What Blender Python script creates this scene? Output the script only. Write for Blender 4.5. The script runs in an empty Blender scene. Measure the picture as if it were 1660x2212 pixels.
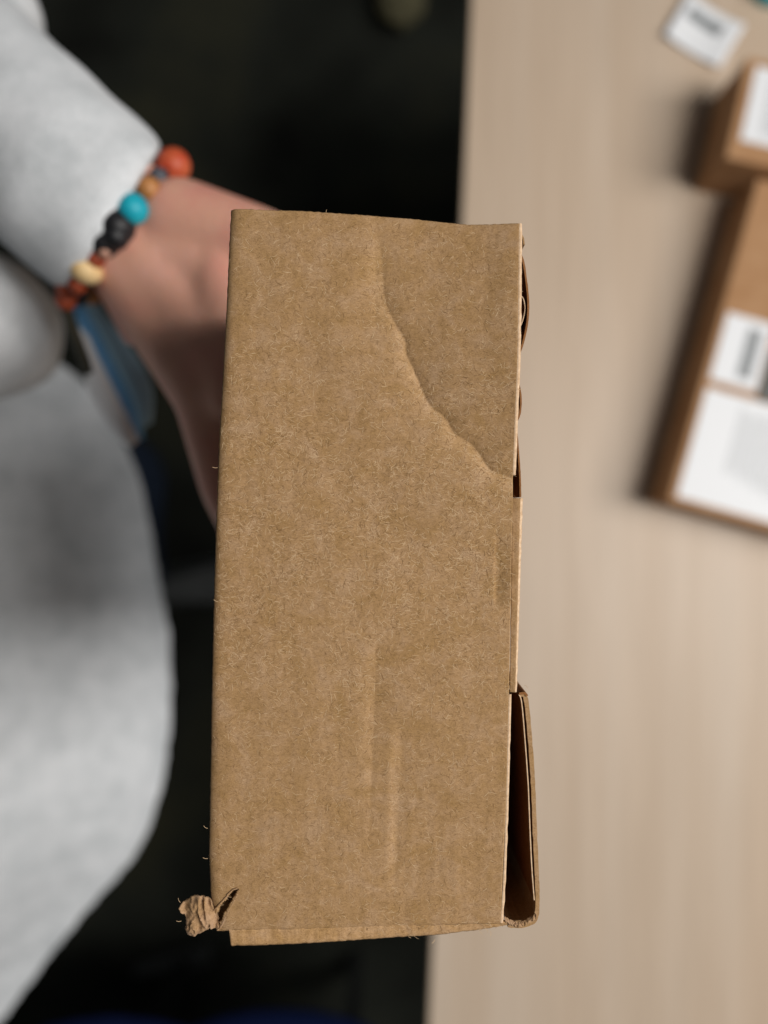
import bpy, bmesh, math, random
from mathutils import Vector, noise
random.seed(7)
S = bpy.context.scene
C = S.collection

# ------------------------------------------------------------------ camera, world, light
CZ = 0.72                                   # camera height above the desk top (desk top z = 0)
cd = bpy.data.cameras.new('camera'); cam = bpy.data.objects.new('camera', cd); C.objects.link(cam)
cam.location = (0, 0, CZ); cam.rotation_euler = (0, 0, 0)
cd.sensor_fit = 'HORIZONTAL'; cd.sensor_width = 26; cd.lens = 26
cd.clip_start = 0.01; cd.clip_end = 50
cd.dof.use_dof = True; cd.dof.focus_distance = 0.2005; cd.dof.aperture_fstop = 4.1
S.camera = cam
W = bpy.data.worlds.new('World'); S.world = W; W.use_nodes = True
W.node_tree.nodes['Background'].inputs[0].default_value = (0.93, 0.97, 1.0, 1)
W.node_tree.nodes['Background'].inputs[1].default_value = 0.058
ld = bpy.data.lights.new('ceiling_panel', 'AREA'); ld.shape = 'RECTANGLE'; ld.size = 0.44; ld.size_y = 0.6
ld.energy = 21; ld.color = (1.0, 0.965, 0.92)
lo = bpy.data.objects.new('ceiling_panel', ld); C.objects.link(lo)
lo.location = (0.84, -0.06, 1.76)
lo.rotation_euler = (Vector((0, 0, 0.3)) - lo.location).to_track_quat('-Z', 'Y').to_euler()
ld2 = bpy.data.lights.new('added_area_light', 'AREA'); ld2.shape = 'RECTANGLE'; ld2.size = 0.9; ld2.size_y = 0.9  # unseen second light, added for wider parcel shadows and stronger crease contrast
ld2.energy = 29; ld2.color = (1.0, 0.975, 0.94)
lo2 = bpy.data.objects.new('added_area_light', ld2); C.objects.link(lo2)
lo2.location = (1.75, 0.05, 1.76); lo2.rotation_euler = (Vector((0, 0, 0.3)) - lo2.location).to_track_quat('-Z', 'Y').to_euler()
S.view_settings.view_transform = 'Standard'; S.view_settings.look = 'None'
S.view_settings.exposure = 0; S.view_settings.gamma = 1

# ------------------------------------------------------------------ helpers
def P(X, Y, d):                             # a place seen at that spot and distance, as world coordinates
    return Vector((d*(X-830)/1660, d*(1106-Y)/1660, CZ-d))
def lin(r, g, b): return tuple(((c/255+0.055)/1.055)**2.4 if c > 10 else c/255/12.92 for c in (r, g, b)) + (1,)
def lerp_pts(pts, t):                       # piecewise linear y(x) through sorted pts
    if t <= pts[0][0]: return pts[0][1]
    for a, b in zip(pts, pts[1:]):
        if t <= b[0]: return a[1] + (b[1]-a[1])*(t-a[0])/(b[0]-a[0])
    return pts[-1][1]
def smooth_pts(pts, n):                     # Catmull-Rom through points
    out = []
    q = [pts[0]] + list(pts) + [pts[-1]]
    for i in range(1, len(q)-2):
        p0, p1, p2, p3 = [Vector(v) for v in q[i-1:i+3]]
        for k in range(n):
            t = k/n
            out.append(0.5*((2*p1)+(p2-p0)*t+(2*p0-5*p1+4*p2-p3)*t*t+(3*p1-p0-3*p2+p3)*t**3))
    out.append(Vector(pts[-1])); return out
def sstep(a, b, x):
    t = max(0, min(1, (x-a)/(b-a))); return t*t*(3-2*t)

def mat(name, col, rough=0.8, spec=0.3):
    m = bpy.data.materials.new(name); m.use_nodes = True
    b = m.node_tree.nodes['Principled BSDF']
    b.inputs['Base Color'].default_value = col; b.inputs['Roughness'].default_value = rough
    b.inputs['Specular IOR Level'].default_value = spec
    return m
def N(m, t, **kw):
    n = m.node_tree.nodes.new(t)
    for k, v in kw.items():
        if k in n.inputs: n.inputs[k].default_value = v
        else: setattr(n, k, v)
    return n
def L(m, a, b): m.node_tree.links.new(a, b)
def mapping(m, scale, rot=(0, 0, 0)):
    tc = N(m, 'ShaderNodeTexCoord'); mp = N(m, 'ShaderNodeMapping'); mp.inputs['Scale'].default_value = scale
    mp.inputs['Rotation'].default_value = rot
    L(m, tc.outputs['Object'], mp.inputs[0]); return mp.outputs[0]
def ramp(m, fac, stops):
    r = N(m, 'ShaderNodeValToRGB'); e = r.color_ramp.elements
    while len(e) < len(stops): e.new(0.5)
    for el, (p, c) in zip(e, stops): el.position = p; el.color = c
    L(m, fac, r.inputs[0]); return r.outputs[0]
def mix(m, mode, fac, a, b):
    n = N(m, 'ShaderNodeMix', data_type='RGBA', blend_type=mode)
    for k, v in ((0, fac), (6, a), (7, b)):
        if isinstance(v, (int, float, tuple)): n.inputs[k].default_value = v
        else: L(m, v, n.inputs[k])
    return n.outputs[2]
def noise_tex(m, vec, scale, detail=4, rough=0.6, dist=0):
    n = N(m, 'ShaderNodeTexNoise'); L(m, vec, n.inputs['Vector'])
    n.inputs['Scale'].default_value = scale; n.inputs['Detail'].default_value = detail
    n.inputs['Roughness'].default_value = rough; n.inputs['Distortion'].default_value = dist
    return n.outputs['Fac']
def bump(m, fac, strength, dist, prev=None):
    b = N(m, 'ShaderNodeBump'); b.inputs['Strength'].default_value = strength; b.inputs['Distance'].default_value = dist
    L(m, fac, b.inputs['Height'])
    if prev: L(m, prev, b.inputs['Normal'])
    return b.outputs[0]
def BSDF(m): return m.node_tree.nodes['Principled BSDF']

def kraft(name, k=1.0, streak=False, highlight=False):
    m = mat(name, lin(150, 122, 88), 0.85, 0.18)
    v = mapping(m, (1, 1, 1))
    big = noise_tex(m, v, 150, 6, 0.68, 0.5)
    c = ramp(m, big, [(0.32, tuple([x*k for x in lin(153, 120, 78)[:3]]+[1])), (0.5, tuple([x*k for x in lin(161, 128, 90)[:3]]+[1])),
                      (0.68, tuple([x*k for x in lin(168, 137, 104)[:3]]+[1]))])
    mid = noise_tex(m, v, 380, 4, 0.7, 1.2)
    c = mix(m, 'MULTIPLY', 0.75, c, ramp(m, mid, [(0.33, (0.84, 0.82, 0.78, 1)), (0.55, (1, 1, 1, 1)), (0.75, (1.08, 1.08, 1.1, 1))]))
    fine = noise_tex(m, mapping(m, (0.55, 1, 1), (0, 0, 0.3)), 1900, 3, 0.75, 2.0)
    c = mix(m, 'MULTIPLY', 0.75, c, ramp(m, fine, [(0.36, (0.62, 0.58, 0.52, 1)), (0.5, (1, 1, 1, 1)), (0.66, (1.25, 1.25, 1.28, 1))]))
    spots = noise_tex(m, v, 210, 1, 0.4)
    c = mix(m, 'MIX', ramp(m, spots, [(0.83, (0, 0, 0, 1)), (0.84, (0.75, 0.75, 0.75, 1))]), c, lin(70, 52, 38))
    if streak:
        st = noise_tex(m, mapping(m, (1, 0.06, 0.06)), 1500, 2, 0.6)
        c = mix(m, 'MULTIPLY', 0.5, c, ramp(m, st, [(0.35, (0.78, 0.75, 0.7, 1)), (0.6, (1.1, 1.1, 1.1, 1))]))
    if name == 'torn_liner': c = mix(m, 'MULTIPLY', 1.0, c, (0.92, 0.94, 1.08, 1))
    if name == 'kraft_inside_shaded': c = mix(m, 'MULTIPLY', 1.0, c, (0.95, 0.68, 0.48, 1))  # redder inside, darkened to paint in the shade of pocket and gaps
    if highlight:
        at = N(m, 'ShaderNodeAttribute'); at.attribute_name = 'highlight'  # per-point painted highlight that brightens the kraft
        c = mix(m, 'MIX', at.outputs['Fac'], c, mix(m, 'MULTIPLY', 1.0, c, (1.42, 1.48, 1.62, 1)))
    L(m, c, BSDF(m).inputs['Base Color'])
    n = bump(m, fine, 0.3, 0.00008); n = bump(m, mid, 0.25, 0.00018, n)
    L(m, n, BSDF(m).inputs['Normal'])
    return m
K = kraft('kraft_board', 0.89); KH = kraft('kraft_highlighted', 0.89, False, True); KS = kraft('kraft_fold_lit', 1.10, True); KI = kraft('kraft_inside_shaded', 0.62)
KE = mat('raw_paper_edge', lin(205, 178, 148), 0.9, 0.1)
v = mapping(KE, (1, 1, 1)); nf = noise_tex(KE, v, 900, 4, 0.7)
L(KE, ramp(KE, nf, [(0.3, lin(176, 144, 112)), (0.7, lin(214, 186, 156))]), BSDF(KE).inputs['Base Color'])

def link(name, me, m, parent=None, smooth=False):
    o = bpy.data.objects.new(name, me); C.objects.link(o)
    if m: me.materials.append(m)
    if parent: o.parent = parent
    if smooth:
        for p in me.polygons: p.use_smooth = True
    return o
def obj(name, verts, faces, m, parent=None, smooth=False):
    me = bpy.data.meshes.new(name); me.from_pydata([tuple(v) for v in verts], [], faces); me.update()
    bm = bmesh.new(); bm.from_mesh(me); bmesh.ops.recalc_face_normals(bm, faces=bm.faces); bm.to_mesh(me); bm.free()
    return link(name, me, m, parent, smooth)
def thing(name, label, cat, group=None, loc=(0, 0, 0)):
    o = bpy.data.objects.new(name, None); C.objects.link(o); o.location = loc; o.empty_display_size = 0.01
    tag(o, label, cat, group); return o
def tag(o, label, cat, group=None):
    o['label'] = label; o['category'] = cat
    if group: o['group'] = group
def prism(name, pts, z0, z1, m, parent=None, bevel=0.0):   # pts: world xy polygon, from z0 to z1
    n = len(pts)
    vs = [(p[0], p[1], z0) for p in pts] + [(p[0], p[1], z1) for p in pts]
    fs = [list(range(n))[::-1], list(range(n, 2*n))] + [[i, (i+1) % n, n+(i+1) % n, n+i] for i in range(n)]
    o = obj(name, vs, fs, m, parent)
    if bevel:
        md = o.modifiers.new('bevel', 'BEVEL'); md.width = bevel; md.segments = 3; md.limit_method = 'ANGLE'
    return o
def wall(name, pts, th, d0, d1, m, parent, lean=0.0, edge=None):
    """upright sheet following display points pts (at distance d0), th thick in metres, reaching down to d1"""
    c = smooth_pts([P(x, y, d0)[:2] for x, y in pts], 8)
    n = len(c); vs = []; fs = []
    for i, p in enumerate(c):
        a = c[max(0, i-1)]; b = c[min(n-1, i+1)]; t = (b-a).normalized(); q = Vector((-t.y, t.x))
        w = th/2*(1+0.25*noise.noise(Vector((p.x*900, p.y*900, 3))))
        jag = 0.00012*noise.noise(Vector((p.x*700, p.y*700, 9)))
        for s, z in ((1, CZ-d0+jag), (-1, CZ-d0+jag), (-1, CZ-d1), (1, CZ-d1)):
            r = p+q*w*s + (Vector((lean, 0)) if z == CZ-d1 else Vector((0, 0)))
            vs.append((r.x, r.y, z))
    for i in range(n-1):
        for k in range(4):
            a = i*4+k; b = i*4+(k+1) % 4
            fs.append([a, b, b+4, a+4])
    fs += [[0, 1, 2, 3], [4*n-1, 4*n-2, 4*n-3, 4*n-4]]
    o = obj(name, vs, fs, m, parent)
    if edge:
        o.data.materials.append(edge)
        for p in o.data.polygons:
            if p.normal.z > 0.7: p.material_index = 1
    return o
def blob_mesh(parts, voxel, smooth_it, disp=None):
    """union of tapered capsules / ellipsoids as one continuous surface"""
    bm = bmesh.new()
    for p in parts:
        if p[0] == 'cap':
            _, a, b, ra, rb = p[:5]
            flat = p[5] if len(p) > 5 else 1.0            # squash across world direction p[6]
            a = Vector(a); b = Vector(b); ax = (b-a); Ln = ax.length; ax.normalize()
            q = ax.to_track_quat('Z', 'Y')
            n = 20; rings = []
            prof = [(-ra*math.cos(t), ra*math.sin(t)) for t in [math.pi/2*k/5 for k in range(0, 6)]]
            prof += [(Ln+rb*math.sin(t), rb*math.cos(t)) for t in [math.pi/2*k/5 for k in range(0, 6)]]
            for h, r in prof:
                r = max(r, 1e-5)
                rings.append([bm.verts.new(a+q @ Vector((r*math.cos(2*math.pi*k/n), r*math.sin(2*math.pi*k/n), h))) for k in range(n)])
            for r0, r1 in zip(rings, rings[1:]):
                for k in range(n): bm.faces.new([r0[k], r0[(k+1) % n], r1[(k+1) % n], r1[k]])
            bm.faces.new(rings[0][::-1]); bm.faces.new(rings[-1])
        elif p[0] == 'cyl':                               # lofted elliptical rings: [(centre, axis, rx, rz)]
            rings = []; n = 28
            for c, ax, rx, rz in p[1]:
                ax = Vector(ax).normalized(); side = ax.cross(Vector((0, 0, 1))).normalized(); up = side.cross(ax)
                rings.append([bm.verts.new(Vector(c)+side*rx*math.cos(2*math.pi*k/n)+up*rz*math.sin(2*math.pi*k/n)) for k in range(n)])
            for r0, r1 in zip(rings, rings[1:]):
                for k in range(n): bm.faces.new([r0[k], r0[(k+1) % n], r1[(k+1) % n], r1[k]])
            bm.faces.new(rings[0][::-1]); bm.faces.new(rings[-1])
        elif p[0] == 'ell':
            _, c, rx, ry, rz = p
            g = bmesh.ops.create_uvsphere(bm, u_segments=28, v_segments=18, radius=1)
            for v_ in g['verts']: v_.co = Vector(c)+Vector((v_.co.x*rx, v_.co.y*ry, v_.co.z*rz))
        elif p[0] == 'loft':
            rings = [[bm.verts.new(q) for q in ring] for ring in p[1]]
            n = len(rings[0])
            for r0, r1 in zip(rings, rings[1:]):
                for k in range(n): bm.faces.new([r0[k], r0[(k+1) % n], r1[(k+1) % n], r1[k]])
            bm.faces.new(rings[0][::-1]); bm.faces.new(rings[-1])
    bmesh.ops.recalc_face_normals(bm, faces=bm.faces)
    me = bpy.data.meshes.new('tmp'); bm.to_mesh(me); bm.free()
    o = bpy.data.objects.new('tmp', me); C.objects.link(o)
    r = o.modifiers.new('r', 'REMESH'); r.mode = 'VOXEL'; r.voxel_size = voxel
    s = o.modifiers.new('s', 'SMOOTH'); s.factor = 0.6; s.iterations = smooth_it
    dg = bpy.context.evaluated_depsgraph_get(); dg.update()
    out = bpy.data.meshes.new_from_object(o.evaluated_get(dg))
    bpy.data.objects.remove(o); bpy.data.meshes.remove(me)
    if disp:
        nrm = [v_.normal.copy() for v_ in out.vertices]
        for v_, nn in zip(out.vertices, nrm): v_.co += nn*disp(v_.co)
    out.update(); return out
def sphere(name, c, r, m, parent, squash=(1, 1, 1), seg=24):
    bm = bmesh.new(); bmesh.ops.create_uvsphere(bm, u_segments=seg, v_segments=seg//2, radius=r)
    for v_ in bm.verts: v_.co = Vector((v_.co.x*squash[0], v_.co.y*squash[1], v_.co.z*squash[2]))
    me = bpy.data.meshes.new(name); bm.to_mesh(me); bm.free()
    o = link(name, me, m, parent, True); o.location = c; return o

# ------------------------------------------------------------------ setting: floor and desk
m = mat('dark_carpet', lin(24, 25, 20), 0.95, 0.05)
v = mapping(m, (1, 1, 1)); n1 = noise_tex(m, v, 3.2, 3, 0.5); n2 = noise_tex(m, v, 260, 3, 0.7)
c = ramp(m, n1, [(0.3, (0.010, 0.0105, 0.009, 1)), (0.5, (0.024, 0.026, 0.021, 1)), (0.7, (0.046, 0.045, 0.028, 1))])
c = mix(m, 'MULTIPLY', 0.6, c, ramp(m, n2, [(0.3, (0.5, 0.5, 0.5, 1)), (0.7, (1.3, 1.3, 1.3, 1))]))
L(m, c, BSDF(m).inputs['Base Color']); L(m, bump(m, n2, 0.8, 0.003), BSDF(m).inputs['Normal'])
ZF = -0.72
fl = obj('floor', [(-4, -4, ZF), (4, -4, ZF), (4, 4, ZF), (-4, 4, ZF)], [[0, 1, 2, 3]], m); fl['kind'] = 'structure'

m = mat('pale_wood_laminate', lin(180, 162, 142), 0.48, 0.4)
ang = math.atan2(-(930-1020)*1.0, 2212)                     # the desk edge leans slightly
v = mapping(m, (1, 0.035, 1), (0, 0, ang)); n1 = noise_tex(m, v, 26, 5, 0.55, 0.3); n2 = noise_tex(m, v, 160, 4, 0.6, 0.2)
n3 = noise_tex(m, mapping(m, (1, 0.25, 1)), 5, 2, 0.5)
c = ramp(m, n1, [(0.3, lin(185, 165, 144)), (0.48, lin(190, 171, 151)), (0.7, lin(195, 178, 160))])
c = mix(m, 'MULTIPLY', 0.5, c, ramp(m, n2, [(0.3, (0.84, 0.82, 0.79, 1)), (0.6, (1.04, 1.04, 1.04, 1))]))
c = mix(m, 'MULTIPLY', 0.5, c, ramp(m, n3, [(0.35, (1.0, 0.95, 0.90, 1)), (0.65, (1.0, 1.0, 1.0, 1))]))
L(m, c, BSDF(m).inputs['Base Color']); DESKM = m
band = mat('edge_band', lin(190, 170, 146), 0.5, 0.3)
dark = mat('dark_metal', lin(46, 48, 47), 0.5, 0.4)
desk = thing('desk', 'pale beige wood desk with fine lengthwise grain along the right side', 'desk')
e0 = P(1020+6, -150, 0.72); e1 = P(930-10, 2400, 0.72)
prism('desk_top', [(e0.x+0.0012, e0.y), (1.0, e0.y), (1.0, e1.y), (e1.x+0.0012, e1.y)], -0.025, 0.0, DESKM, desk)
prism('edge_band', [(e0.x, e0.y), (e0.x+0.001, e0.y), (e1.x+0.001, e1.y), (e1.x, e1.y)], -0.0255, -0.0003, band, desk)
for yy in (0.42, -0.46):
    prism('leg', [(0.13, yy-0.025), (0.18, yy-0.025), (0.18, yy+0.025), (0.13, yy+0.025)], ZF+0.02, -0.026, dark, desk)
    sphere('foot', (0.155, yy, ZF+0.03), 0.035, dark, desk, (1.3, 1.7, 0.8))

# ------------------------------------------------------------------ the carton
box = thing('cardboard_box', 'brown kraft cardboard box held end on, creased, with a torn lower left corner', 'box')
DL = 0.2
LEFT = [(450, 498), (700, 486), (950, 472), (1200, 463), (1450, 457), (1700, 452), (1850, 450), (1940, 454), (1985, 463), (2012, 470)]
RIGHT = [(490, 1118), (700, 1113), (1030, 1108), (1080, 1107), (1500, 1100), (1700, 1095), (2000, 1082)]
TOP = [(498, 450), (650, 457), (800, 466), (900, 474), (1010, 488), (1122, 491)]
BOT = [(460, 2012), (700, 2009), (900, 2004), (1090, 1998)]
CREASE = smooth_pts([(812, 430), (814, 500), (826, 570), (831, 640), (849, 690), (874, 732), (879, 765), (900, 812), (921, 862), (938, 884), (962, 903), (983, 937), (1020, 962), (1038, 985), (1058, 1014), (1084, 1026), (1112, 1037), (1150, 1050)], 6)
CREASE = [Vector((q.x+0.9*noise.noise(Vector((q.x/7, q.y/7, 0))), q.y+0.9*noise.noise(Vector((q.x/7, q.y/7, 5))))) for q in CREASE]
def crease_d(X, Y):
    """distance to the crease (display px), positive on its upper right side, and position along it"""
    best = 1e9; bi = 0; sg = 1
    for i in range(0, len(CREASE)-1, 2):
        a = CREASE[i]; d2 = (a.x-X)**2+(a.y-Y)**2
        if d2 < best: best = d2; bi = i
    lo_, hi_ = max(0, bi-2), min(len(CREASE)-1, bi+2)
    best = 1e9
    for i in range(lo_, hi_):
        a = CREASE[i]; b = CREASE[i+1]; ab = b-a; p = Vector((X, Y))-a
        t = max(0, min(1, p.dot(ab)/max(ab.length_squared, 1e-9))); q = p-ab*t
        if q.length < best: best = q.length; sg = 1 if ab.x*p.y-ab.y*p.x < 0 else -1; pos = i+t
    return best*sg, pos/(len(CREASE)-1)
def H(X, Y):
    """height of the end panel above its plane, metres"""
    h = 0
    if Y < 1250 and X > 500:
        d, s = crease_d(X, Y)
        st = sstep(470, 830, Y)*0.9+0.1
        if d > 0:                                            # upper right side climbs away from the fold line
            h += st*(0.0026*(1-math.exp(-d/80))+0.0003*(1-math.exp(-d/9)))
        else:
            h += st*(0.0011*(1-math.exp(d/45))+0.00012*(1-math.exp(d/10)))*(1-sstep(60, 260, -d))*sstep(1250, 1120, Y)
    # right edge curls up a little near the top, left edge rolls over
    h += 0.0026*sstep(850, 1200, X)*sstep(1100, 600, Y)
    h += 0.0006*sstep(1040, 1118, X)*sstep(1150, 700, Y)
    e = X-lerp_pts(LEFT, Y); h -= 0.0012*math.exp(-max(e, 0)/9.0)
    eb = lerp_pts(BOT, X)-Y; h -= 0.0005*math.exp(-max(eb, 0)/7.0)
    et = Y-lerp_pts(TOP, X); h -= 0.00025*math.exp(-max(et, 0)/5.0)
    # pressed flute lines low down
    f1 = 812-14*sstep(1400, 1850, Y); a1 = sstep(1300, 1480, Y)*sstep(1800, 1650, Y)
    h -= 0.00048*a1*(math.exp(-(f1-X)/26) if X < f1 else math.exp(-(X-f1)/34))
    f2 = 868-sstep(1560, 1950, Y)*12; a2 = sstep(1540, 1620, Y)*sstep(1950, 1830, Y)
    h -= 0.00036*a2*(sstep(f2-28, f2, X) if X < f2 else math.exp(-(X-f2)/45))
    f3 = 812; a3 = sstep(500, 640, Y)*sstep(760, 640, Y)
    h -= 0.0004*a3*(math.exp(-(f3-X)/16) if X < f3 else math.exp(-(X-f3)/30))
    # shallow dents beside the tab
    a3 = sstep(1135, 1175, Y)*sstep(1325, 1290, Y)
    h += 0.0009*a3*sstep(1070, 1108, X)*(0.5+0.5*sstep(1210, 1260, Y)) - 0.00022*a3*sstep(1066, 1072, X)
    # bulging and waviness of the board
    h += 0.0009*noise.noise(Vector((X/330, Y/420, 0.4))) + 0.00022*noise.noise(Vector((X/70, Y/150, 2.1)))
    h += 0.000035*noise.noise(Vector((X/11, Y/16, 7)))
    h += 0.000015*math.sin(X/3.9)*(0.4+0.6*sstep(1400, 1900, Y))
    return h
NU, NV = 250, 600
slit = [(516, 1919), (503, 1925), (488, 1943), (474, 1958), (460, 1985), (462, 2018), (474, 1998), (486, 1972), (499, 1950), (510, 1933)]
def inside(x, y, poly):
    r = False; j = len(poly)-1
    for i in range(len(poly)):
        xi, yi = poly[i]; xj, yj = poly[j]
        if (yi > y) != (yj > y) and x < (xj-xi)*(y-yi)/(yj-yi)+xi: r = not r
        j = i
    return r
vs = []; fs = []; XY = []
for j in range(NV+1):
    w = j/NV
    for i in range(NU+1):
        u = i/NU
        Y = 450+w*1560
        for _ in range(2):
            xl = lerp_pts(LEFT, Y); xr = lerp_pts(RIGHT, Y); X = xl+u*(xr-xl)
            yt = lerp_pts(TOP, X); yb = lerp_pts(BOT, X); Y = yt+w*(yb-yt)
        if i == 0: X += 1.3*noise.noise(Vector((0, Y/14, 5)))
        if j == 0: Y += 1.6*noise.noise(Vector((X/9, 0, 5)))*0.8
        p = P(X, Y, DL); p.z += H(X, Y); vs.append(p); XY.append((X, Y))
for j in range(NV):
    for i in range(NU):
        a = j*(NU+1)+i
        x, y = XY[a]
        if y > 1900 and x < 530 and inside(x+1.5+2.2*noise.noise(Vector((x/5, y/5, 0))), y+1.5+2.2*noise.noise(Vector((x/5, y/5, 9))), slit): continue
        fs.append([a, a+1, a+NU+2, a+NU+1])
pan = obj('end_panel', vs, fs, KH, box, True)
def highlight_at(X, Y):  # painted highlight along crease and flute dents, slight painted shade past the crease
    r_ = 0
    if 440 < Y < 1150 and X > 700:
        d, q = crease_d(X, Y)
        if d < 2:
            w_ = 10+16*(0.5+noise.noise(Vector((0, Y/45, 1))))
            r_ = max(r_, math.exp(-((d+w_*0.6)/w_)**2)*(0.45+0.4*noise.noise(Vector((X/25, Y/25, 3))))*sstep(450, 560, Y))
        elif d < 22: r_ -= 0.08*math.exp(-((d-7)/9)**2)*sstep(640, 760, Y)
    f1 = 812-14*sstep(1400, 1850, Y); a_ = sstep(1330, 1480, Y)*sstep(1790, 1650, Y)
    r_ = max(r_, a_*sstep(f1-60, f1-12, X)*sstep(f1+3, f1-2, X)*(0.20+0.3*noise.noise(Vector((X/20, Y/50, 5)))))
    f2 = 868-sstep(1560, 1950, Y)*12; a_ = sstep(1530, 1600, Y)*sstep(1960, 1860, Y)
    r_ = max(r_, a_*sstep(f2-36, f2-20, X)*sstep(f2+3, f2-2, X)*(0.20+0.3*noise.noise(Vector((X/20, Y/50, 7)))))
    r_ += 0.3*math.exp(-max(Y-lerp_pts(TOP, X), 0)/3.5)+0.22*math.exp(-max(X-lerp_pts(LEFT, Y), 0)/4)*0  # also paler along the top edge
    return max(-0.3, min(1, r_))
atr = pan.data.attributes.new('highlight', 'FLOAT', 'POINT')
atr.data.foreach_set('value', [highlight_at(x, y) for x, y in XY])
sol = pan.modifiers.new('t', 'SOLIDIFY'); sol.thickness = 0.0012; sol.offset = -1
if pan.data.polygons[1000].normal.z < 0: pan.data.flip_normals()

# raw rim along the right hand side
def rim(name, pts, w0, drop, m, parent):
    vs = []; fs = []
    c = smooth_pts(pts, 14)
    for q in c:
        X, Y = q.x, q.y; h = H(X, Y)
        wv = w0*(1+0.22*noise.noise(Vector((0, Y/22, 1))))
        for k, (dx, dz) in enumerate(((-0.5, 0.00002), (0.35*wv, 0.00016), (0.75*wv, -0.00006), (wv, -drop), (wv-0.6, -drop*2.2))):
            p = P(X+dx, Y, DL); p.z += h+dz; vs.append(p)
    for i in range(len(c)-1):
        for k in range(4): a = i*5+k; fs.append([a, a+1, a+6, a+5])
    o = obj(name, vs, fs, m, parent, True)
    return o
rim('raw_edge', [(1118, 491), (1115, 640), (1112, 780), (1109, 900), (1107.5, 1000), (1108, 1026)], 7.5, 0.0007, KE, box)
rim('raw_edge', [(1100, 1500), (1097, 1620), (1093, 1760), (1088, 1900), (1082, 1996)], 6.5, 0.0007, KE, box)

# locking tab beside the panel
vs = []; fs = []
nT = 90
for j in range(nT+1):
    w = j/nT; Y = 1076+w*(1496-1076)
    xa = 1107.6-5.5*w; xb = 1131-13*w+1.2*noise.noise(Vector((0, Y/15, 2)))
    for k in range(9):
        u = k/8; X = xa+(xb-xa)*u
        p = P(X, Y, DL); p.z += -0.0003+0.0002*math.sin(u*2.2)-0.0007*max(0, u-0.72)**1.2*2.6 + 0.00012*noise.noise(Vector((X/9, Y/30, 4))); vs.append(p)
for j in range(nT):
    for k in range(8): a = j*9+k; fs.append([a, a+1, a+10, a+9])
tab = obj('locking_tab', vs, fs, K, box, True); tab.data.materials.append(KE)
for i, p in enumerate(tab.data.polygons): p.material_index = 1 if i % 8 >= 6 else 0
if tab.data.polygons[100].normal.z < 0: tab.data.flip_normals()
s_ = tab.modifiers.new('t', 'SOLIDIFY'); s_.thickness = 0.0005; s_.offset = -1

# lower fold strip
vs = []; fs = []
SB = [(470, 2016), (494, 2019), (497, 2052), (560, 2052), (700, 2046), (940, 2031), (1040, 2019), (1100, 2008), (1150, 2001)]
nS = 260
for i in range(nS+1):
    X = 470+i/nS*(1148-470)
    yt = lerp_pts(BOT, X)-1.5; yb = lerp_pts([(497, 2053), (560, 2052), (700, 2046), (940, 2031), (1040, 2019), (1100, 2008), (1150, 2003)], X) if X > 496 else 2017+0.1*(X-470)
    yb += 1.2*noise.noise(Vector((X/12, 0, 8)))
    for k in range(9):
        w = k/8
        p = P(X, yt+(yb-yt)*w, DL); p.z += H(min(X, 1080), min(yt, 1990))*0.8-0.0004-0.0011*w-0.0012*max(0, w-0.8)*4*0.5 + 0.00012*noise.noise(Vector((X/14, w*3, 4)))
        vs.append(p)
for i in range(nS):
    for k in range(8): a = i*9+k; fs.append([a, a+9, a+10, a+1])
st = obj('bottom_flap', vs, fs, KS, box, True)  # same paper as the panel; brighter tone paints extra light onto the strip
if st.data.polygons[100].normal.z < 0: st.data.flip_normals()
s_ = st.modifiers.new('t', 'SOLIDIFY'); s_.thickness = 0.0007; s_.offset = -1

# torn, crumpled corner of liner paper
TO = [(458, 1955), (448, 1943), (432, 1938), (415, 1940), (402, 1948), (389, 1960), (387, 1972), (397, 1984), (400, 2003), (398, 2016), (407, 2032), (420, 2029), (438, 2018), (456, 2010), (470, 2013), (468, 1985)]
to = [Vector(q) for q in smooth_pts(TO+[TO[0]], 5)][:-1]; cx, cy = 432, 1984
vs = [P(cx, cy, 0.1985)]; fs = []; nr = 16; n = len(to)
for r in range(1, nr+1):
    t = r/nr
    for k, q in enumerate(to):
        jx = 2.2*noise.noise(Vector((q.x/4, q.y/4, 1)))*t
        X = cx+(q.x-cx)*t+jx; Y = cy+(q.y-cy)*t+jx*0.6
        p = P(X, Y, 0.2)
        rid = 1-abs(noise.noise(Vector((X/15, Y/42, 3.7))))*2.6
        p.z += 0.0010*(1-t**3)+0.0016*rid*(1-0.4*t)+0.0006*noise.noise(Vector((X/5, Y/9, 8)))-0.0012+0.0012*sstep(2000, 2032, Y)*-1
        vs.append(p)
for k in range(n): fs.append([0, 1+k, 1+(k+1) % n])
for r in range(nr-1):
    for k in range(n): a = 1+r*n+k; b = 1+r*n+(k+1) % n; fs.append([a, a+n, b+n, b])
KT = kraft('torn_liner', 1.05); BSDF(KT).inputs['Roughness'].default_value = 0.95
tr = obj('torn_corner', vs, fs, KT, box, True)
if sum(p.normal.z for p in tr.data.polygons) < 0: tr.data.flip_normals()
s_ = tr.modifiers.new('t', 'SOLIDIFY'); s_.thickness = 0.0004; s_.offset = -1
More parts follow.
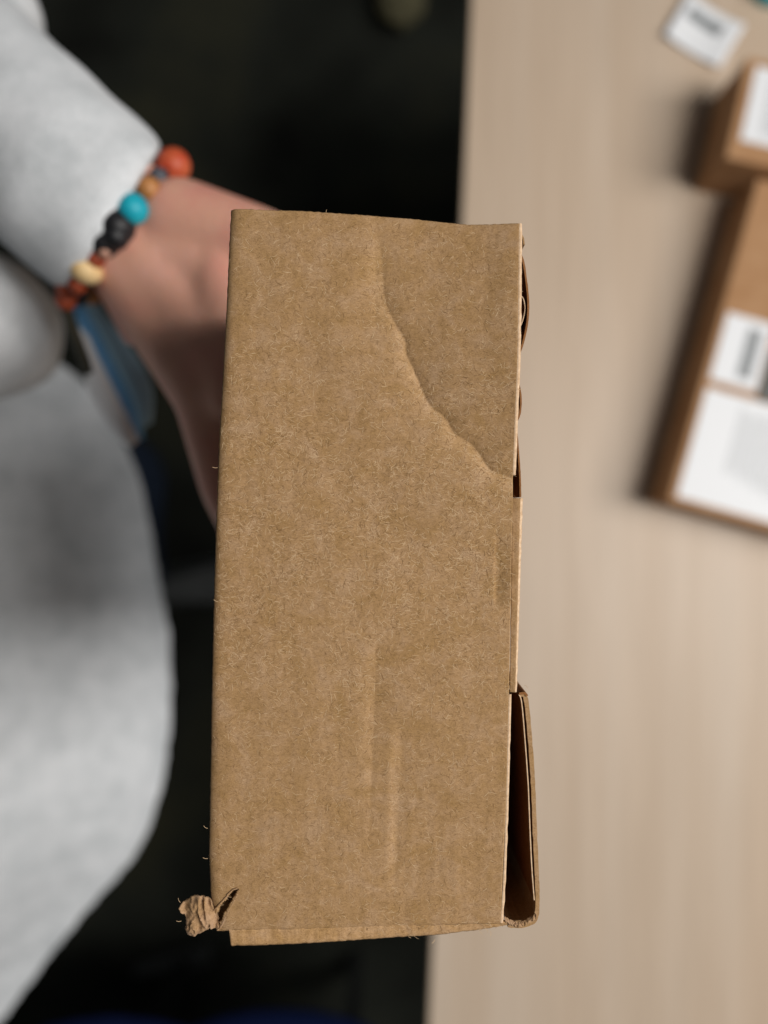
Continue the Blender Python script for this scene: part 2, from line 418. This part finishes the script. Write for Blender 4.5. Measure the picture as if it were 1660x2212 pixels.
# raised lip along the slit and the shaded layer below it
for pts, hh in (([(456, 1975), (470, 1960), (486, 1942), (500, 1925), (514, 1919)], 0.0009), ([(466, 2016), (478, 2000), (490, 1974), (503, 1950), (513, 1932)], 0.0002)):
    c = smooth_pts(pts, 8); vs = []; fs = []
    for q in c:
        jj = 1.6*noise.noise(Vector((q.x/4, q.y/4, 6)))
        for k, (off, z) in enumerate(((-4, -0.0001), (0, hh*0.6), (2.5, -0.0004), (5, -0.0018))):
            s = 1 if hh > 0.0005 else -1
            p = P(q.x+(off*0.7+jj)*s, q.y+(off*0.6)*s, 0.2); p.z += z+H(q.x, q.y)*0.8; vs.append(p)
    for i in range(len(c)-1):
        for k in range(3): a = i*4+k; fs.append([a, a+1, a+5, a+4])
    o = obj('torn_lip', vs, fs, KT, box, True)
    s_ = o.modifiers.new('t', 'SOLIDIFY'); s_.thickness = 0.0002
prism('inner_liner', [P(x, y, 0.2035)[:2] for x, y in ((455, 1900), (530, 1900), (530, 2012), (474, 2012))], CZ-0.2042, CZ-0.2036, K, box)

# box walls down to its far end
zb = CZ-0.445
tl, trc, br, bl = P(503, 455, DL), P(1108, 492, DL), P(1078, 2000, DL), P(470, 2004, DL)
t_ = 0.0022
def slab(a, b, inward, z0, z1, m, nm):
    d = Vector((b.x-a.x, b.y-a.y)).normalized(); q = Vector((-d.y, d.x))*t_*inward
    return prism(nm, [(a.x, a.y), (b.x, b.y), (b.x+q.x, b.y+q.y), (a.x+q.x, a.y+q.y)], z0, z1, m, box)
slab(tl+Vector((0, 0, 0)), bl, 1, zb, CZ-0.2032, K, 'side_panel')
slab(tl+Vector((0.0023, 0, 0)), trc-Vector((0.0023, 0, 0)), -1, zb, CZ-0.2032, K, 'side_panel')
slab(bl+Vector((0.0023, 0, 0)), br-Vector((0.0023, 0, 0)), 1, zb, CZ-0.2032, K, 'side_panel')
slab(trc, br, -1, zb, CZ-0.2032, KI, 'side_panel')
prism('far_panel', [tl[:2], trc[:2], br[:2], bl[:2]], zb-0.002, zb-0.0001, K, box)

# sheets standing beside the panel on the right
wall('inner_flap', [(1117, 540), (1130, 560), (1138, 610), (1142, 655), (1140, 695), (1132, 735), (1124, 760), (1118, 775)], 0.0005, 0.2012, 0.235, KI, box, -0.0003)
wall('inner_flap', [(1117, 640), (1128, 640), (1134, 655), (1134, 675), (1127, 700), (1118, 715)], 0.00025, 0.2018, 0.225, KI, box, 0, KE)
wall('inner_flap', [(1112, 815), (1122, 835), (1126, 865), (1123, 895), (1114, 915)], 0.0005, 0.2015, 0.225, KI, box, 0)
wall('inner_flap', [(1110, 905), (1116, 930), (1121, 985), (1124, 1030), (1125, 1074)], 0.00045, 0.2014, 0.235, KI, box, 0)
wall('inner_flap', [(1126, 505), (1131, 515), (1133, 528)], 0.0004, 0.203, 0.23, K, box, 0)
wall('side_sleeve', [(1126, 1500), (1137, 1512), (1146, 1600), (1152, 1690), (1156, 1790), (1160, 1880), (1162, 1945), (1158, 1985), (1142, 1997), (1120, 2001), (1098, 1999)], 0.0011, 0.2012, 0.285, K, box, -0.002)
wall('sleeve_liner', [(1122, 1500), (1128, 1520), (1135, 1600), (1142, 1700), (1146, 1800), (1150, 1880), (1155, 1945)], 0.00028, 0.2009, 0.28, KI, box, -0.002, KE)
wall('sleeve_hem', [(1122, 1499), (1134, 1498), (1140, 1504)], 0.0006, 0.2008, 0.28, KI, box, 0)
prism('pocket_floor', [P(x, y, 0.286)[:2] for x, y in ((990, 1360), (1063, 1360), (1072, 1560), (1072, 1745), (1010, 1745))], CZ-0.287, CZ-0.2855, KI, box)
# ragged paper at the bottom of the pocket
vs = []; fs = []
c = smooth_pts([(1092, 1990), (1104, 1996), (1120, 2001), (1138, 1997), (1150, 1989), (1160, 1984)], 7)
for q in c:
    for k in range(5):
        p = P(q.x, q.y-6+k*3.6+2.5*noise.noise(Vector((q.x/5, k*0.7, 2))), 0.2); p.z += -0.0008+0.0006*math.sin(k*0.9)+0.0006*noise.noise(Vector((q.x/5, k, 5))); vs.append(p)
for i in range(len(c)-1):
    for k in range(4): a = i*5+k; fs.append([a, a+1, a+6, a+5])
o = obj('torn_hem', vs, fs, KT, box); o.modifiers.new('t', 'SOLIDIFY').thickness = 0.0003

# loose paper fibres on the surface (uncountable)
def fibres(name, n, cols, width, lmin, lmax, edge=False):
    vs = []; fs = []; mi = []
    for _ in range(n):
        Y = random.uniform(458, 2044); xl = lerp_pts(LEFT, min(Y, 2010))+3; xr = lerp_pts(RIGHT, Y)-2
        X = random.uniform(xl, xr)
        if Y > 2003 and (X < 505 or Y > lerp_pts(SB[2:], X)-4): continue
        if Y < lerp_pts(TOP, X)+15 or inside(X, Y, slit): continue
        if random.random() > (0.22+0.7*math.exp(-((Y-1150)/330)**2))*(0.75+noise.noise(Vector((X/90, Y/90, 12)))*0.8): continue
        ln = random.uniform(lmin, lmax); a = random.gauss(0.2, 0.9); bend = random.gauss(0, 0.9)
        k0 = len(vs); x, y = X, Y; seg = 4; wd = width*random.uniform(0.6, 1.3)
        lift = random.uniform(0.00001, 0.00004)
        for s in range(seg+1):
            nx, ny = -math.sin(a), math.cos(a)
            hh = (H(x, y) if y < 2003 else H(min(x, 1080), 1990)*0.8-0.0004-0.0011*(y-2005)/40)
            ww = wd*(0.5 if s in (0, seg) else 1)
            for sg in (1, -1):
                p = P(x+nx*ww*sg, y+ny*ww*sg, DL); p.z += hh+lift; vs.append(p)
            x += math.cos(a)*ln/seg; y += math.sin(a)*ln/seg; a += bend/seg
        for s in range(seg): b = k0+2*s; fs.append([b, b+1, b+3, b+2])
    me = bpy.data.meshes.new(name); me.from_pydata([tuple(v) for v in vs], [], fs)
    o = link(name, me, cols, box, True); o['kind'] = 'stuff'; return o
FL = mat('pale_fibre', lin(188, 160, 126), 0.9, 0.1); FD = mat('dark_fibre', lin(108, 80, 50), 0.9, 0.1)
fibres('pale_fibres', 16000, FL, 0.34, 5, 17)
fibres('dark_fibres', 12000, FD, 0.32, 4, 15)
# wisps standing off the edges
vs = []; fs = []
for (X, Y, a) in [(706, 463, -1.9), (449, 1790, -2.9), (449, 1855, 3.0), (470, 1010, 2.9), (471, 1300, 3.3), (940, 2030, 1.9), (1133, 1480, .4), (1060, 2012, 1.2), (392, 1990, 2.8), (390, 1950, 3.9)]:
    x, y = X, Y; k0 = len(vs)
    for s in range(6):
        nx, ny = -math.sin(a), math.cos(a)
        for sg in (1, -1): p = P(x+nx*0.4*sg, y+ny*0.4*sg, DL-0.0001*s); vs.append(p)
        x += math.cos(a)*2.2; y += math.sin(a)*2.2; a += 0.18
    for s in range(5): b = k0+2*s; fs.append([b, b+1, b+3, b+2])
me = bpy.data.meshes.new('edge_wisps'); me.from_pydata([tuple(v) for v in vs], [], fs); o = link('edge_wisps', me, FL, box); o['kind'] = 'stuff'

# ------------------------------------------------------------------ parcels on the desk
KP = mat('parcel_kraft', lin(165, 124, 88), 0.75, 0.25)
v = mapping(KP, (1, 1, 1)); L(KP, ramp(KP, noise_tex(KP, v, 30, 5, 0.6), [(0.3, lin(156, 114, 76)), (0.7, lin(176, 138, 102))]), BSDF(KP).inputs['Base Color'])
WH = mat('label_paper', lin(226, 228, 231), 0.5, 0.3)
INK = mat('grey_print', lin(128, 132, 134), 0.6, 0.2)
INKF = mat('faint_print', lin(172, 175, 178), 0.6, 0.2)
BLK = mat('black_tape', lin(40, 42, 34), 0.4, 0.4)
def rect_on(corner, ang, u0, u1, w0, w1, z0, z1, m, name, parent, bevel=0):
    ca, sa = math.cos(ang), math.sin(ang); ux = Vector((ca, sa)); uy = Vector((-sa, ca))
    pts = [Vector(corner)+ux*u+uy*w for u, w in ((u0, w0), (u1, w0), (u1, w1), (u0, w1))]
    return prism(name, [p[:] for p in pts], z0, z1, m, parent, bevel)
def parcel(label, corner_disp, dt, ang, w, h, name='parcel'):
    c = P(*corner_disp, dt); zt = CZ-dt
    t = thing(name, label, 'parcel', 'parcels on the desk')
    cor = (c.x, c.y)                                         # lower left corner of the top
    rect_on(cor, ang, 0, w, 0, h, 0.0008, zt, KP, 'carton', t, 0.0015)
    return t, cor, zt
# larger parcel, lower
angB = -math.radians(15.6); dtB = 0.668
tB, cB, zB = parcel('larger brown parcel on the desk with two white labels, below the smaller parcel', (1443, 1082), dtB, angB, 0.19, 0.292)
k = dtB/1660
rect_on(cB, angB, 0.068, 0.073, 0.0, 0.292, zB+0.0001, zB+0.0003, KP, 'lid_seam', tB)
def label_(parent, cor, ang, u0, u1, w0, w1, z, bars):
    o = rect_on(cor, ang, u0, u1, w0, w1, z+0.0003, z+0.0007, WH, 'paper_label', parent)
    for (a, b, c_, d_, mm) in bars:
        rect_on(cor, ang, u0+a, u0+b, w0+c_, w0+d_, z+0.0008, z+0.0009, mm, 'print', parent if False else o)
    return o
txt = [(0.034+0.0042*i, 0.0352+0.0042*i, 0.030+0.003*((i*7) % 3)-0.0012*i, 0.090-0.002*((i*5) % 4), INKF) for i in range(14)]
label_(tB, cB, angB, 0.0065, 0.145, 0.006, 0.104, zB, txt)
bars = [(0.021+0.0019*i, 0.0221+0.0019*i+0.0004*(i % 3), 0.008, 0.052, INK) for i in range(7)]
label_(tB, cB, angB, 0.0065, 0.048, 0.112, 0.172, zB, bars)
rect_on(cB, angB, 0.050, 0.090, 0.106, 0.150, zB+0.0003, zB+0.0009, BLK, 'black_tape', tB)
# smaller parcel, upper
angA = -math.radians(12.5); dtA = 0.652
tA, cA, zA = parcel('smaller brown parcel with one white label, above the larger parcel on the desk', (1568, 340), dtA, angA, 0.15, 0.088)
label_(tA, cA, angA, 0.009, 0.085, 0.017, 0.081, zA, [(0.016+0.004*i, 0.0175+0.004*i, 0.008, 0.056-0.004*(i % 3), INKF) for i in range(6)])
# loose label sheet
ls = thing('loose_label', 'loose white label sheet with grey print lying near the top right corner of the desk', 'label')
cl = P(1438, 70, 0.712); a = -math.radians(31)
def sheet(name, corner, ang, w, h, z, m, parent, lift=0.0, n=12, z0=0.0004):
    ca, sa = math.cos(ang), math.sin(ang); vs = []; fs = []
    for i in range(n+1):
        for j in range(n+1):
            u = i/n*w; q = j/n*h
            vs.append((corner[0]+ca*u-sa*q, corner[1]+sa*u+ca*q, z+lift*(abs(i/n-0.5)*2)**2+z0))
    for i in range(n):
        for j in range(n): a_ = i*(n+1)+j; fs.append([a_, a_+n+1, a_+n+2, a_+1])
    o = obj(name, vs, fs, m, parent, True); o.modifiers.new('t', 'SOLIDIFY').thickness = 0.0003; return o
sh = sheet('label_sheet', cl[:2], a, 0.060, 0.046, 0.002, WH, ls, 0.004)
sheet('print', (cl.x+0.021, cl.y+0.018), a-0.03, 0.036, 0.010, 0.0026, INK, sh, 0.0026)
# turquoise lid
TQ = mat('turquoise_plastic', lin(40, 160, 175), 0.35, 0.5)
bm = bmesh.new(); bmesh.ops.create_cone(bm, cap_ends=True, segments=36, radius1=0.02, radius2=0.019, depth=0.018)
bmesh.ops.bevel(bm, geom=[e for e in bm.edges if abs(e.verts[0].co.z-e.verts[1].co.z) < 1e-6 and e.verts[0].co.z > 0], offset=0.003, segments=3, affect='EDGES')
me = bpy.data.meshes.new('bottle_lid'); bm.to_mesh(me); bm.free(); o = link('bottle_lid', me, TQ, None, True)
o.location = P(1676, -44, 0.71); o.location.z = 0.0092; tag(o, 'turquoise rounded lid just inside the top right corner beside the loose label', 'lid')

# ------------------------------------------------------------------ the person
person = thing('person', 'person in a light grey sweatshirt and dark jeans holding the cardboard box from below', 'person', None, (-0.4, 0, ZF))
per = lambda o: o
def adopt(o):
    o.parent = person; o.matrix_parent_inverse.identity(); o.location = o.location-person.location; return o
SK = mat('skin', lin(190, 132, 114), 0.5, 0.35)
v = mapping(SK, (1, 1, 1)); c = ramp(SK, noise_tex(SK, v, 28, 4, 0.55), [(0.3, lin(208, 144, 128)), (0.55, lin(212, 160, 138)), (0.75, lin(220, 168, 152))])
L(SK, c, BSDF(SK).inputs['Base Color']); BSDF(SK).inputs['Subsurface Weight'].default_value = 0.3
BSDF(SK).inputs['Subsurface Radius'].default_value = (0.006, 0.0025, 0.0015)
L(SK, bump(SK, noise_tex(SK, v, 420, 3, 0.6), 0.4, 0.0008), BSDF(SK).inputs['Normal'])
F = Vector((0.6, -0.8, 0)).normalized(); T = Vector((0.8, 0.6, 0)).normalized()
def V(x, y, d): return Vector((x, y, CZ-d))
wr = V(-0.110, 0.121, 0.343); parts = []
arm0 = P(120, 360, 0.358)
parts.append(('cyl', [(arm0, Vector((0.84, -0.54, 0)), 0.027, 0.022), (wr-F*0.02, Vector((0.72, -0.66, 0)), 0.027, 0.021), (wr, F, 0.0275, 0.021), (wr+F*0.018+T*0.001, (0.58, -0.75, -0.12), 0.031, 0.0205), (wr+F*0.034+V(0.003, 0, CZ+0.004), (0.52, -0.75, -0.3), 0.036, 0.020)]))
mcps = [V(-0.064, 0.079, 0.352), V(-0.0635, 0.059, 0.360), V(-0.0635, 0.039, 0.362), V(-0.062, 0.019, 0.356)]   # index .. little
lens = [0.066, 0.074, 0.070, 0.054]; rads = [0.0088, 0.009, 0.0085, 0.0076]
for b0, ln, r in zip(mcps, lens, rads):
    xs = -0.0434-r*0.97
    p1 = Vector((xs-0.006, b0.y-0.003, b0.z-ln*0.48)); p2 = Vector((xs-0.0015, b0.y-0.005, b0.z-ln*0.78)); p3 = Vector((xs, b0.y-0.006, b0.z-ln))
    st0 = wr+F*0.012+T*(b0.y-0.05)*0.25+Vector((0, 0, -0.004))
    parts += [('cap', st0, b0+Vector((0, 0, 0.002)), 0.0150, 0.0135), ('cap', b0, p1, 0.0125, r), ('cap', p1, p2, r, r*0.93), ('cap', p2, p3, r*0.93, r*0.82)]
# thumb, lying along the upper side of the box
cmc = V(-0.088, 0.126, 0.333); mcp = V(-0.052, 0.113, 0.318); ip = V(-0.022, 0.0975, 0.303); tip = V(0.000, 0.0895, 0.288)
parts += [('cap', cmc, mcp, 0.0185, 0.0135), ('cap', mcp, ip, 0.0135, 0.0105), ('cap', ip, tip, 0.0105, 0.0085)]
# back of the hand bulging beside the box
parts += [('cap', wr-T*0.008-Vector((0, 0, 0.001)), V(-0.076, 0.053, 0.329), 0.0195, 0.0165), ('cap', V(-0.076, 0.053, 0.329), V(-0.069, 0.010, 0.338), 0.0155, 0.012), ('cap', V(-0.069, 0.010, 0.338), V(-0.060, -0.020, 0.345), 0.012, 0.008),
          ('cap', wr+T*0.006-Vector((0, 0, 0.001)), V(-0.066, 0.098, 0.329), 0.0205, 0.017), ('cap', wr-T*0.002-Vector((0, 0, 0.001)), V(-0.064, 0.058, 0.325), 0.0205, 0.017),
          ('cap', V(-0.066, 0.100, 0.328), V(-0.0625, 0.050, 0.323), 0.017, 0.015), ('cap', V(-0.061, 0.055, 0.335), V(-0.059, 0.012, 0.345), 0.0145, 0.012)]
hm = blob_mesh(parts, 0.0015, 40)
hand = link('body', hm, SK, None, True); adopt(hand)

SW = mat('grey_sweatshirt', lin(190, 193, 195), 0.95, 0.1)
v = mapping(SW, (1, 1, 1))
c = ramp(SW, noise_tex(SW, v, 45, 5, 0.7), [(0.3, lin(186, 190, 193)), (0.5, lin(202, 205, 208)), (0.72, lin(215, 217, 220))])
c = mix(SW, 'MULTIPLY', 0.5, c, ramp(SW, noise_tex(SW, v, 900, 3, 0.7), [(0.3, (0.75, 0.75, 0.75, 1)), (0.7, (1.1, 1.1, 1.1, 1))]))
L(SW, c, BSDF(SW).inputs['Base Color']); L(SW, bump(SW, noise_tex(SW, v, 600, 3, 0.7), 0.5, 0.001), BSDF(SW).inputs['Normal'])
def sl(X, Y, d, ax, rx, rz): return (P(X, Y, d), Vector(ax), rx, rz)
A1 = (0.84, -0.54, 0)
sleeve = ('cyl', [sl(-500, -60, 0.42, A1, 0.068, 0.07), sl(-260, 75, 0.40, A1, 0.058, 0.058), sl(-60, 205, 0.372, A1, 0.047, 0.046), sl(60, 305, 0.356, (0.82, -0.57, 0), 0.042, 0.041),
                 sl(160, 400, 0.346, (0.84, -0.54, 0), 0.0405, 0.038), sl(232, 462, 0.343, (0.80, -0.52, -0.30), 0.0405, 0.037), sl(250, 474, 0.343, (0.78, -0.50, -0.42), 0.040, 0.036)])
HEM = smooth_pts([(-200, 690), (-60, 710), (60, 735), (140, 785), (208, 855), (268, 950), (318, 1090), (355, 1260), (376, 1420), (372, 1580), (345, 1720), (300, 1840), (225, 1935), (150, 2025), (60, 2145), (-10, 2230), (-160, 2380)], 5)
rings = []
for s in range(27):
    t = (s/26)**1.5
    d = 0.66-0.34*t
    sh_ = 0.215*(t**0.6)
    ring = []
    for i, q in enumerate(HEM):
        p = P(q.x, q.y, 0.66)
        fold = 0.010*noise.noise(Vector((p.y*7, t*2.0, 1)))+0.006*math.sin(p.y*26+t*3)*t
        ring.append(Vector((p.x-sh_+fold*sstep(0, 0.2, t), p.y*(1-0.12*t), CZ-d)))
    ring += [Vector((-0.75, ring[-1].y, CZ-d)), Vector((-0.75, ring[0].y, CZ-d))]
    rings.append(ring)
first = [Vector((p.x-0.02 if p.x > -0.7 else p.x, p.y, p.z-0.015)) for p in rings[0]]
rings = [first]+rings
bul = ('ell', P(-66, 705, 0.40), 0.045, 0.040, 0.060)
bul2 = ('ell', P(-60, 20, 0.40), 0.032, 0.030, 0.04)
def wrink(co): return 0.0010*noise.noise(co*40)+0.0035*noise.noise(co*11)
sm = blob_mesh([sleeve, ('loft', rings), bul, bul2], 0.0030, 10, wrink)
sw = link('sweatshirt', sm, SW, None, True); adopt(sw)
JE = mat('dark_denim', lin(28, 36, 50), 0.9, 0.1)
v = mapping(JE, (1, 1, 1)); L(JE, ramp(JE, noise_tex(JE, v, 300, 4, 0.7), [(0.3, lin(18, 24, 34)), (0.7, lin(34, 44, 60))]), BSDF(JE).inputs['Base Color'])
def jn(co): return 0.006*noise.noise(co*12)
jm = blob_mesh([('cap', V(-0.42, 0.06, 0.70), V(-0.375, 0.04, 1.05), 0.10, 0.075), ('cap', V(-0.375, 0.04, 1.05), V(-0.44, -0.12, 1.36), 0.07, 0.055),
                ('cap', V(-0.42, -0.18, 0.70), V(-0.38, -0.30, 1.05), 0.10, 0.075), ('cap', V(-0.38, -0.30, 1.05), V(-0.50, -0.34, 1.36), 0.07, 0.055)], 0.008, 4, jn)
je = link('jeans', jm, JE, None, True); adopt(je)
SH = mat('grey_canvas', lin(62, 64, 64), 0.8, 0.2); SOL = mat('pale_sole', lin(84, 87, 88), 0.7, 0.2)
def shoe(x, y, a):
    out = [(-0.13, 0.0), (-0.12, 0.032), (-0.05, 0.036), (0.03, 0.044), (0.09, 0.043), (0.125, 0.028), (0.135, 0.0), (0.125, -0.026), (0.09, -0.038), (0.03, -0.036), (-0.05, -0.032), (-0.12, -0.03)]
    ca, sa = math.cos(a), math.sin(a)
    def tf(u, v_, s=1): return (x+ca*u*s-sa*v_*s, y+sa*u*s+ca*v_*s)
    pts = [q for q in smooth_pts(out+[out[0]], 4)][:-1]
    rings = []
    for z, s, cut in ((0.022, 1, 0), (0.035, 0.99, 0), (0.05, 0.94, 0.01), (0.068, 0.84, 0.05), (0.085, 0.70, 0.10), (0.10, 0.62, 0.13)):
        ring = []
        for q in pts:
            u = min(q.x, 0.14-cut) if cut else q.x
            ring.append(Vector((*tf(u, q.y, s), ZF+z)))
        rings.append(ring)
    me = blob_mesh([('loft', rings)], 0.004, 4); o = adopt(link('shoe', me, SH, None, True))
    so = prism('sole', [tf(q.x, q.y, 1.03) for q in pts], ZF+0.0005, ZF+0.026, SOL); so.parent = o
    so.location = -Vector(person.location)-Vector(o.location)
shoe(-0.345, -0.135, 0.08); shoe(-0.56, -0.36, -0.1)

# folded cloth, blue and white
cf = thing('folded_cloth', 'folded blue and white cloth hanging below the beaded bracelet by the sweatshirt', 'cloth')
def ribbon(name, left, right, d0, d1, m, parent, bulge=0.004):
    a = smooth_pts(left, 6); b = smooth_pts(right, 6); n = min(len(a), len(b)); vs = []; fs = []; K_ = 8
    for i in range(n):
        d = d0+(d1-d0)*i/(n-1)
        for k in range(K_+1):
            u = k/K_; X = a[i].x+(b[i].x-a[i].x)*u; Y = a[i].y+(b[i].y-a[i].y)*u
            p = P(X, Y, d); p.z += bulge*math.sin(u*math.pi); vs.append(p)
    for i in range(n-1):
        for k in range(K_): q = i*(K_+1)+k; fs.append([q, q+1, q+K_+2, q+K_+1])
    o = obj(name, vs, fs, m, parent, True); o.modifiers.new('t', 'SOLIDIFY').thickness = 0.001; return o
B1 = mat('blue_fabric', lin(120, 180, 228), 0.95, 0.1); B2 = mat('slate_blue_fabric', lin(160, 196, 216), 0.95, 0.1); W1 = mat('white_fabric', lin(228, 228, 230), 0.9, 0.1)
ribbon('blue_layer', [(150, 645), (176, 720), (215, 800), (255, 880), (290, 950)], [(190, 645), (224, 720), (260, 800), (296, 880), (312, 948)], 0.395, 0.43, B1, cf, 0.002)
ribbon('outer_layer', [(172, 645), (210, 715), (250, 795), (284, 865), (302, 935)], [(206, 645), (250, 708), (300, 775), (330, 838), (330, 912)], 0.392, 0.426, B2, cf, 0.002)
ribbon('white_layer', [(160, 700), (176, 780), (196, 850), (236, 920), (282, 968)], [(192, 730), (226, 800), (256, 860), (284, 915), (300, 952)], 0.388, 0.424, W1, cf, 0.002)

# ------------------------------------------------------------------ bracelet
br_ = thing('bracelet', 'bracelet of mixed round beads worn at the sweatshirt cuff', 'bracelet')
def bead_mat(name, a, b, sc=120, rough=0.48):
    m = mat(name, lin(*a), rough, 0.3); v = mapping(m, (1, 1, 1))
    L(m, ramp(m, noise_tex(m, v, sc, 3, 0.6, 0.5), [(0.35, lin(*a)), (0.65, lin(*b))]), BSDF(m).inputs['Base Color']); return m
RED = bead_mat('red_orange_stone', (165, 56, 34), (180, 92, 56)); GRY = bead_mat('dark_stone', (45, 45, 50), (88, 90, 98)); TAN = bead_mat('brown_wood', (150, 98, 52), (176, 124, 76))
TUR = bead_mat('turquoise_stone', (14, 140, 160), (28, 160, 176)); BK = bead_mat('black_stone', (14, 14, 16), (30, 30, 34)); CRM = bead_mat('cream_stone', (214, 178, 122), (232, 204, 156)); RB = bead_mat('red_brown_wood', (120, 48, 24), (150, 66, 36))
PK = bead_mat('pinkish_wood', (150, 110, 92), (176, 136, 118)); SIL = mat('silver', lin(150, 150, 155), 0.3, 0.5); BSDF(SIL).inputs['Metallic'].default_value = 0.9
def bead(X, Y, d, rpx, m, label=None, sq=(1, 1, 1), rot=0):
    o = sphere('bead', P(X, Y, d), rpx*d/1660, m, br_, sq); o.rotation_euler = (0, 0, rot)
    if label: o['label'] = label
    return o
rt = math.radians(-51)
bead(375, 357, 0.340, 37, RED, 'large red orange bead'); g = bead(343, 383, 0.326, 22, GRY, 'small dark bead with silver rim', (1, 1, 0.9))
bead(322, 408, 0.320, 27, TAN, 'brown wooden bead'); bead(287, 451, 0.316, 34, TUR, 'turquoise bead')
bead(254, 489, 0.317, 39, BK, 'black bead'); bead(227, 524, 0.319, 32, BK, 'smaller black bead'); bead(250, 510, 0.316, 30, BK)
bead(226, 545, 0.317, 13, PK, 'small pinkish brown bead'); bead(207, 560, 0.322, 20, RB, 'dark red brown bead')
bead(187, 585, 0.325, 32, CRM, 'cream bead', (1.1, 0.88, 1), math.radians(-20)); bead(168, 615, 0.330, 20, RB)
bead(142, 648, 0.345, 23, RB, 'red brown bead'); bead(187, 790, 0.370, 10, TAN, 'small orange bead on the loose cord')
bm = bmesh.new()
def tube(pts, r):
    rr = []
    for i, p in enumerate(pts):
        a = pts[max(0, i-1)]; b = pts[min(len(pts)-1, i+1)]; q = (b-a).to_track_quat('Z', 'Y')
        rr.append([bm.verts.new(p+q @ Vector((r*math.cos(k*math.pi/3), r*math.sin(k*math.pi/3), 0))) for k in range(6)])
    for a, b in zip(rr, rr[1:]):
        for k in range(6): bm.faces.new([a[k], a[(k+1) % 6], b[(k+1) % 6], b[k]])
ring = [P(375, 357, 0.340), P(343, 383, 0.326), P(322, 408, 0.320), P(287, 451, 0.316), P(254, 489, 0.317), P(226, 535, 0.319), P(187, 585, 0.325), P(168, 615, 0.330), P(142, 648, 0.345)]
tube(ring, 0.0008)
me = bpy.data.meshes.new('cord'); bm.to_mesh(me); bm.free(); link('cord', me, BK, br_, True)
bm = bmesh.new(); tube([P(142, 655, 0.345), P(150, 690, 0.352), P(165, 730, 0.36), P(182, 775, 0.368), P(190, 805, 0.372)], 0.0028)
me = bpy.data.meshes.new('loose_cord'); bm.to_mesh(me); bm.free(); link('loose_cord', me, bead_mat('olive_cord', (44, 44, 36), (60, 58, 46)), br_, True)
for i in range(9):                                            # the beads round the back of the wrist
    t = math.radians(200+i*20-10-20); side = Vector((0.63, 0.77, 0)).normalized()
    p = P(258, 505, 0.345)+side*0.0335*math.cos(t)+Vector((0, 0, 1))*0.0285*math.sin(t)
    sphere('bead', p, 0.0055, (RB, BK, TAN, BK, CRM, BK, BK, TUR, BK)[i], br_)

# ------------------------------------------------------------------ dim things on the floor
NV_ = mat('navy_fabric', lin(14, 25, 60), 0.9, 0.1)
st_ = thing('stool', 'navy blue padded stool seat at the bottom edge of the dark floor', 'stool')
c0 = P(560, 2345, 1.05)
bm_ = blob_mesh([('ell', (c0.x+0.03, c0.y, CZ-1.05), 0.19, 0.105, 0.035), ('ell', (c0.x-0.2, c0.y-0.02, CZ-1.05), 0.2, 0.115, 0.03)], 0.006, 4)
link('seat', bm_, NV_, st_, True)
for dx, dy in ((-0.2, -0.05), (0.12, -0.05)):
    prism('leg', [(c0.x+dx-0.012, c0.y+dy-0.012), (c0.x+dx+0.012, c0.y+dy-0.012), (c0.x+dx+0.012, c0.y+dy+0.012), (c0.x+dx-0.012, c0.y+dy+0.012)], ZF+0.0005, CZ-1.08, dark, st_)
b0 = P(240, 2185, 1.3); b1 = P(420, 2135, 1.3)
o = prism('floor_bar', [(b0.x, b0.y-0.01), (b1.x, b1.y-0.03), (b1.x, b1.y+0.012), (b0.x, b0.y+0.012)], ZF+0.0005, ZF+0.03, dark, None, 0.006)
tag(o, 'dim dark grey bar lying on the floor at the lower left near the blue stool', 'bar')
PB = mat('dim_paper', lin(88, 84, 64), 0.9, 0.1)
cr = blob_mesh([('ell', P(868, -8, 1.40), 0.045, 0.055, 0.035)], 0.004, 1, lambda co: 0.006*noise.noise(co*60)+0.003*noise.noise(co*150))
o = link('paper_ball', cr, PB, None, False); tag(o, 'pale crumpled paper ball on the dark floor at the top of the picture', 'paper')
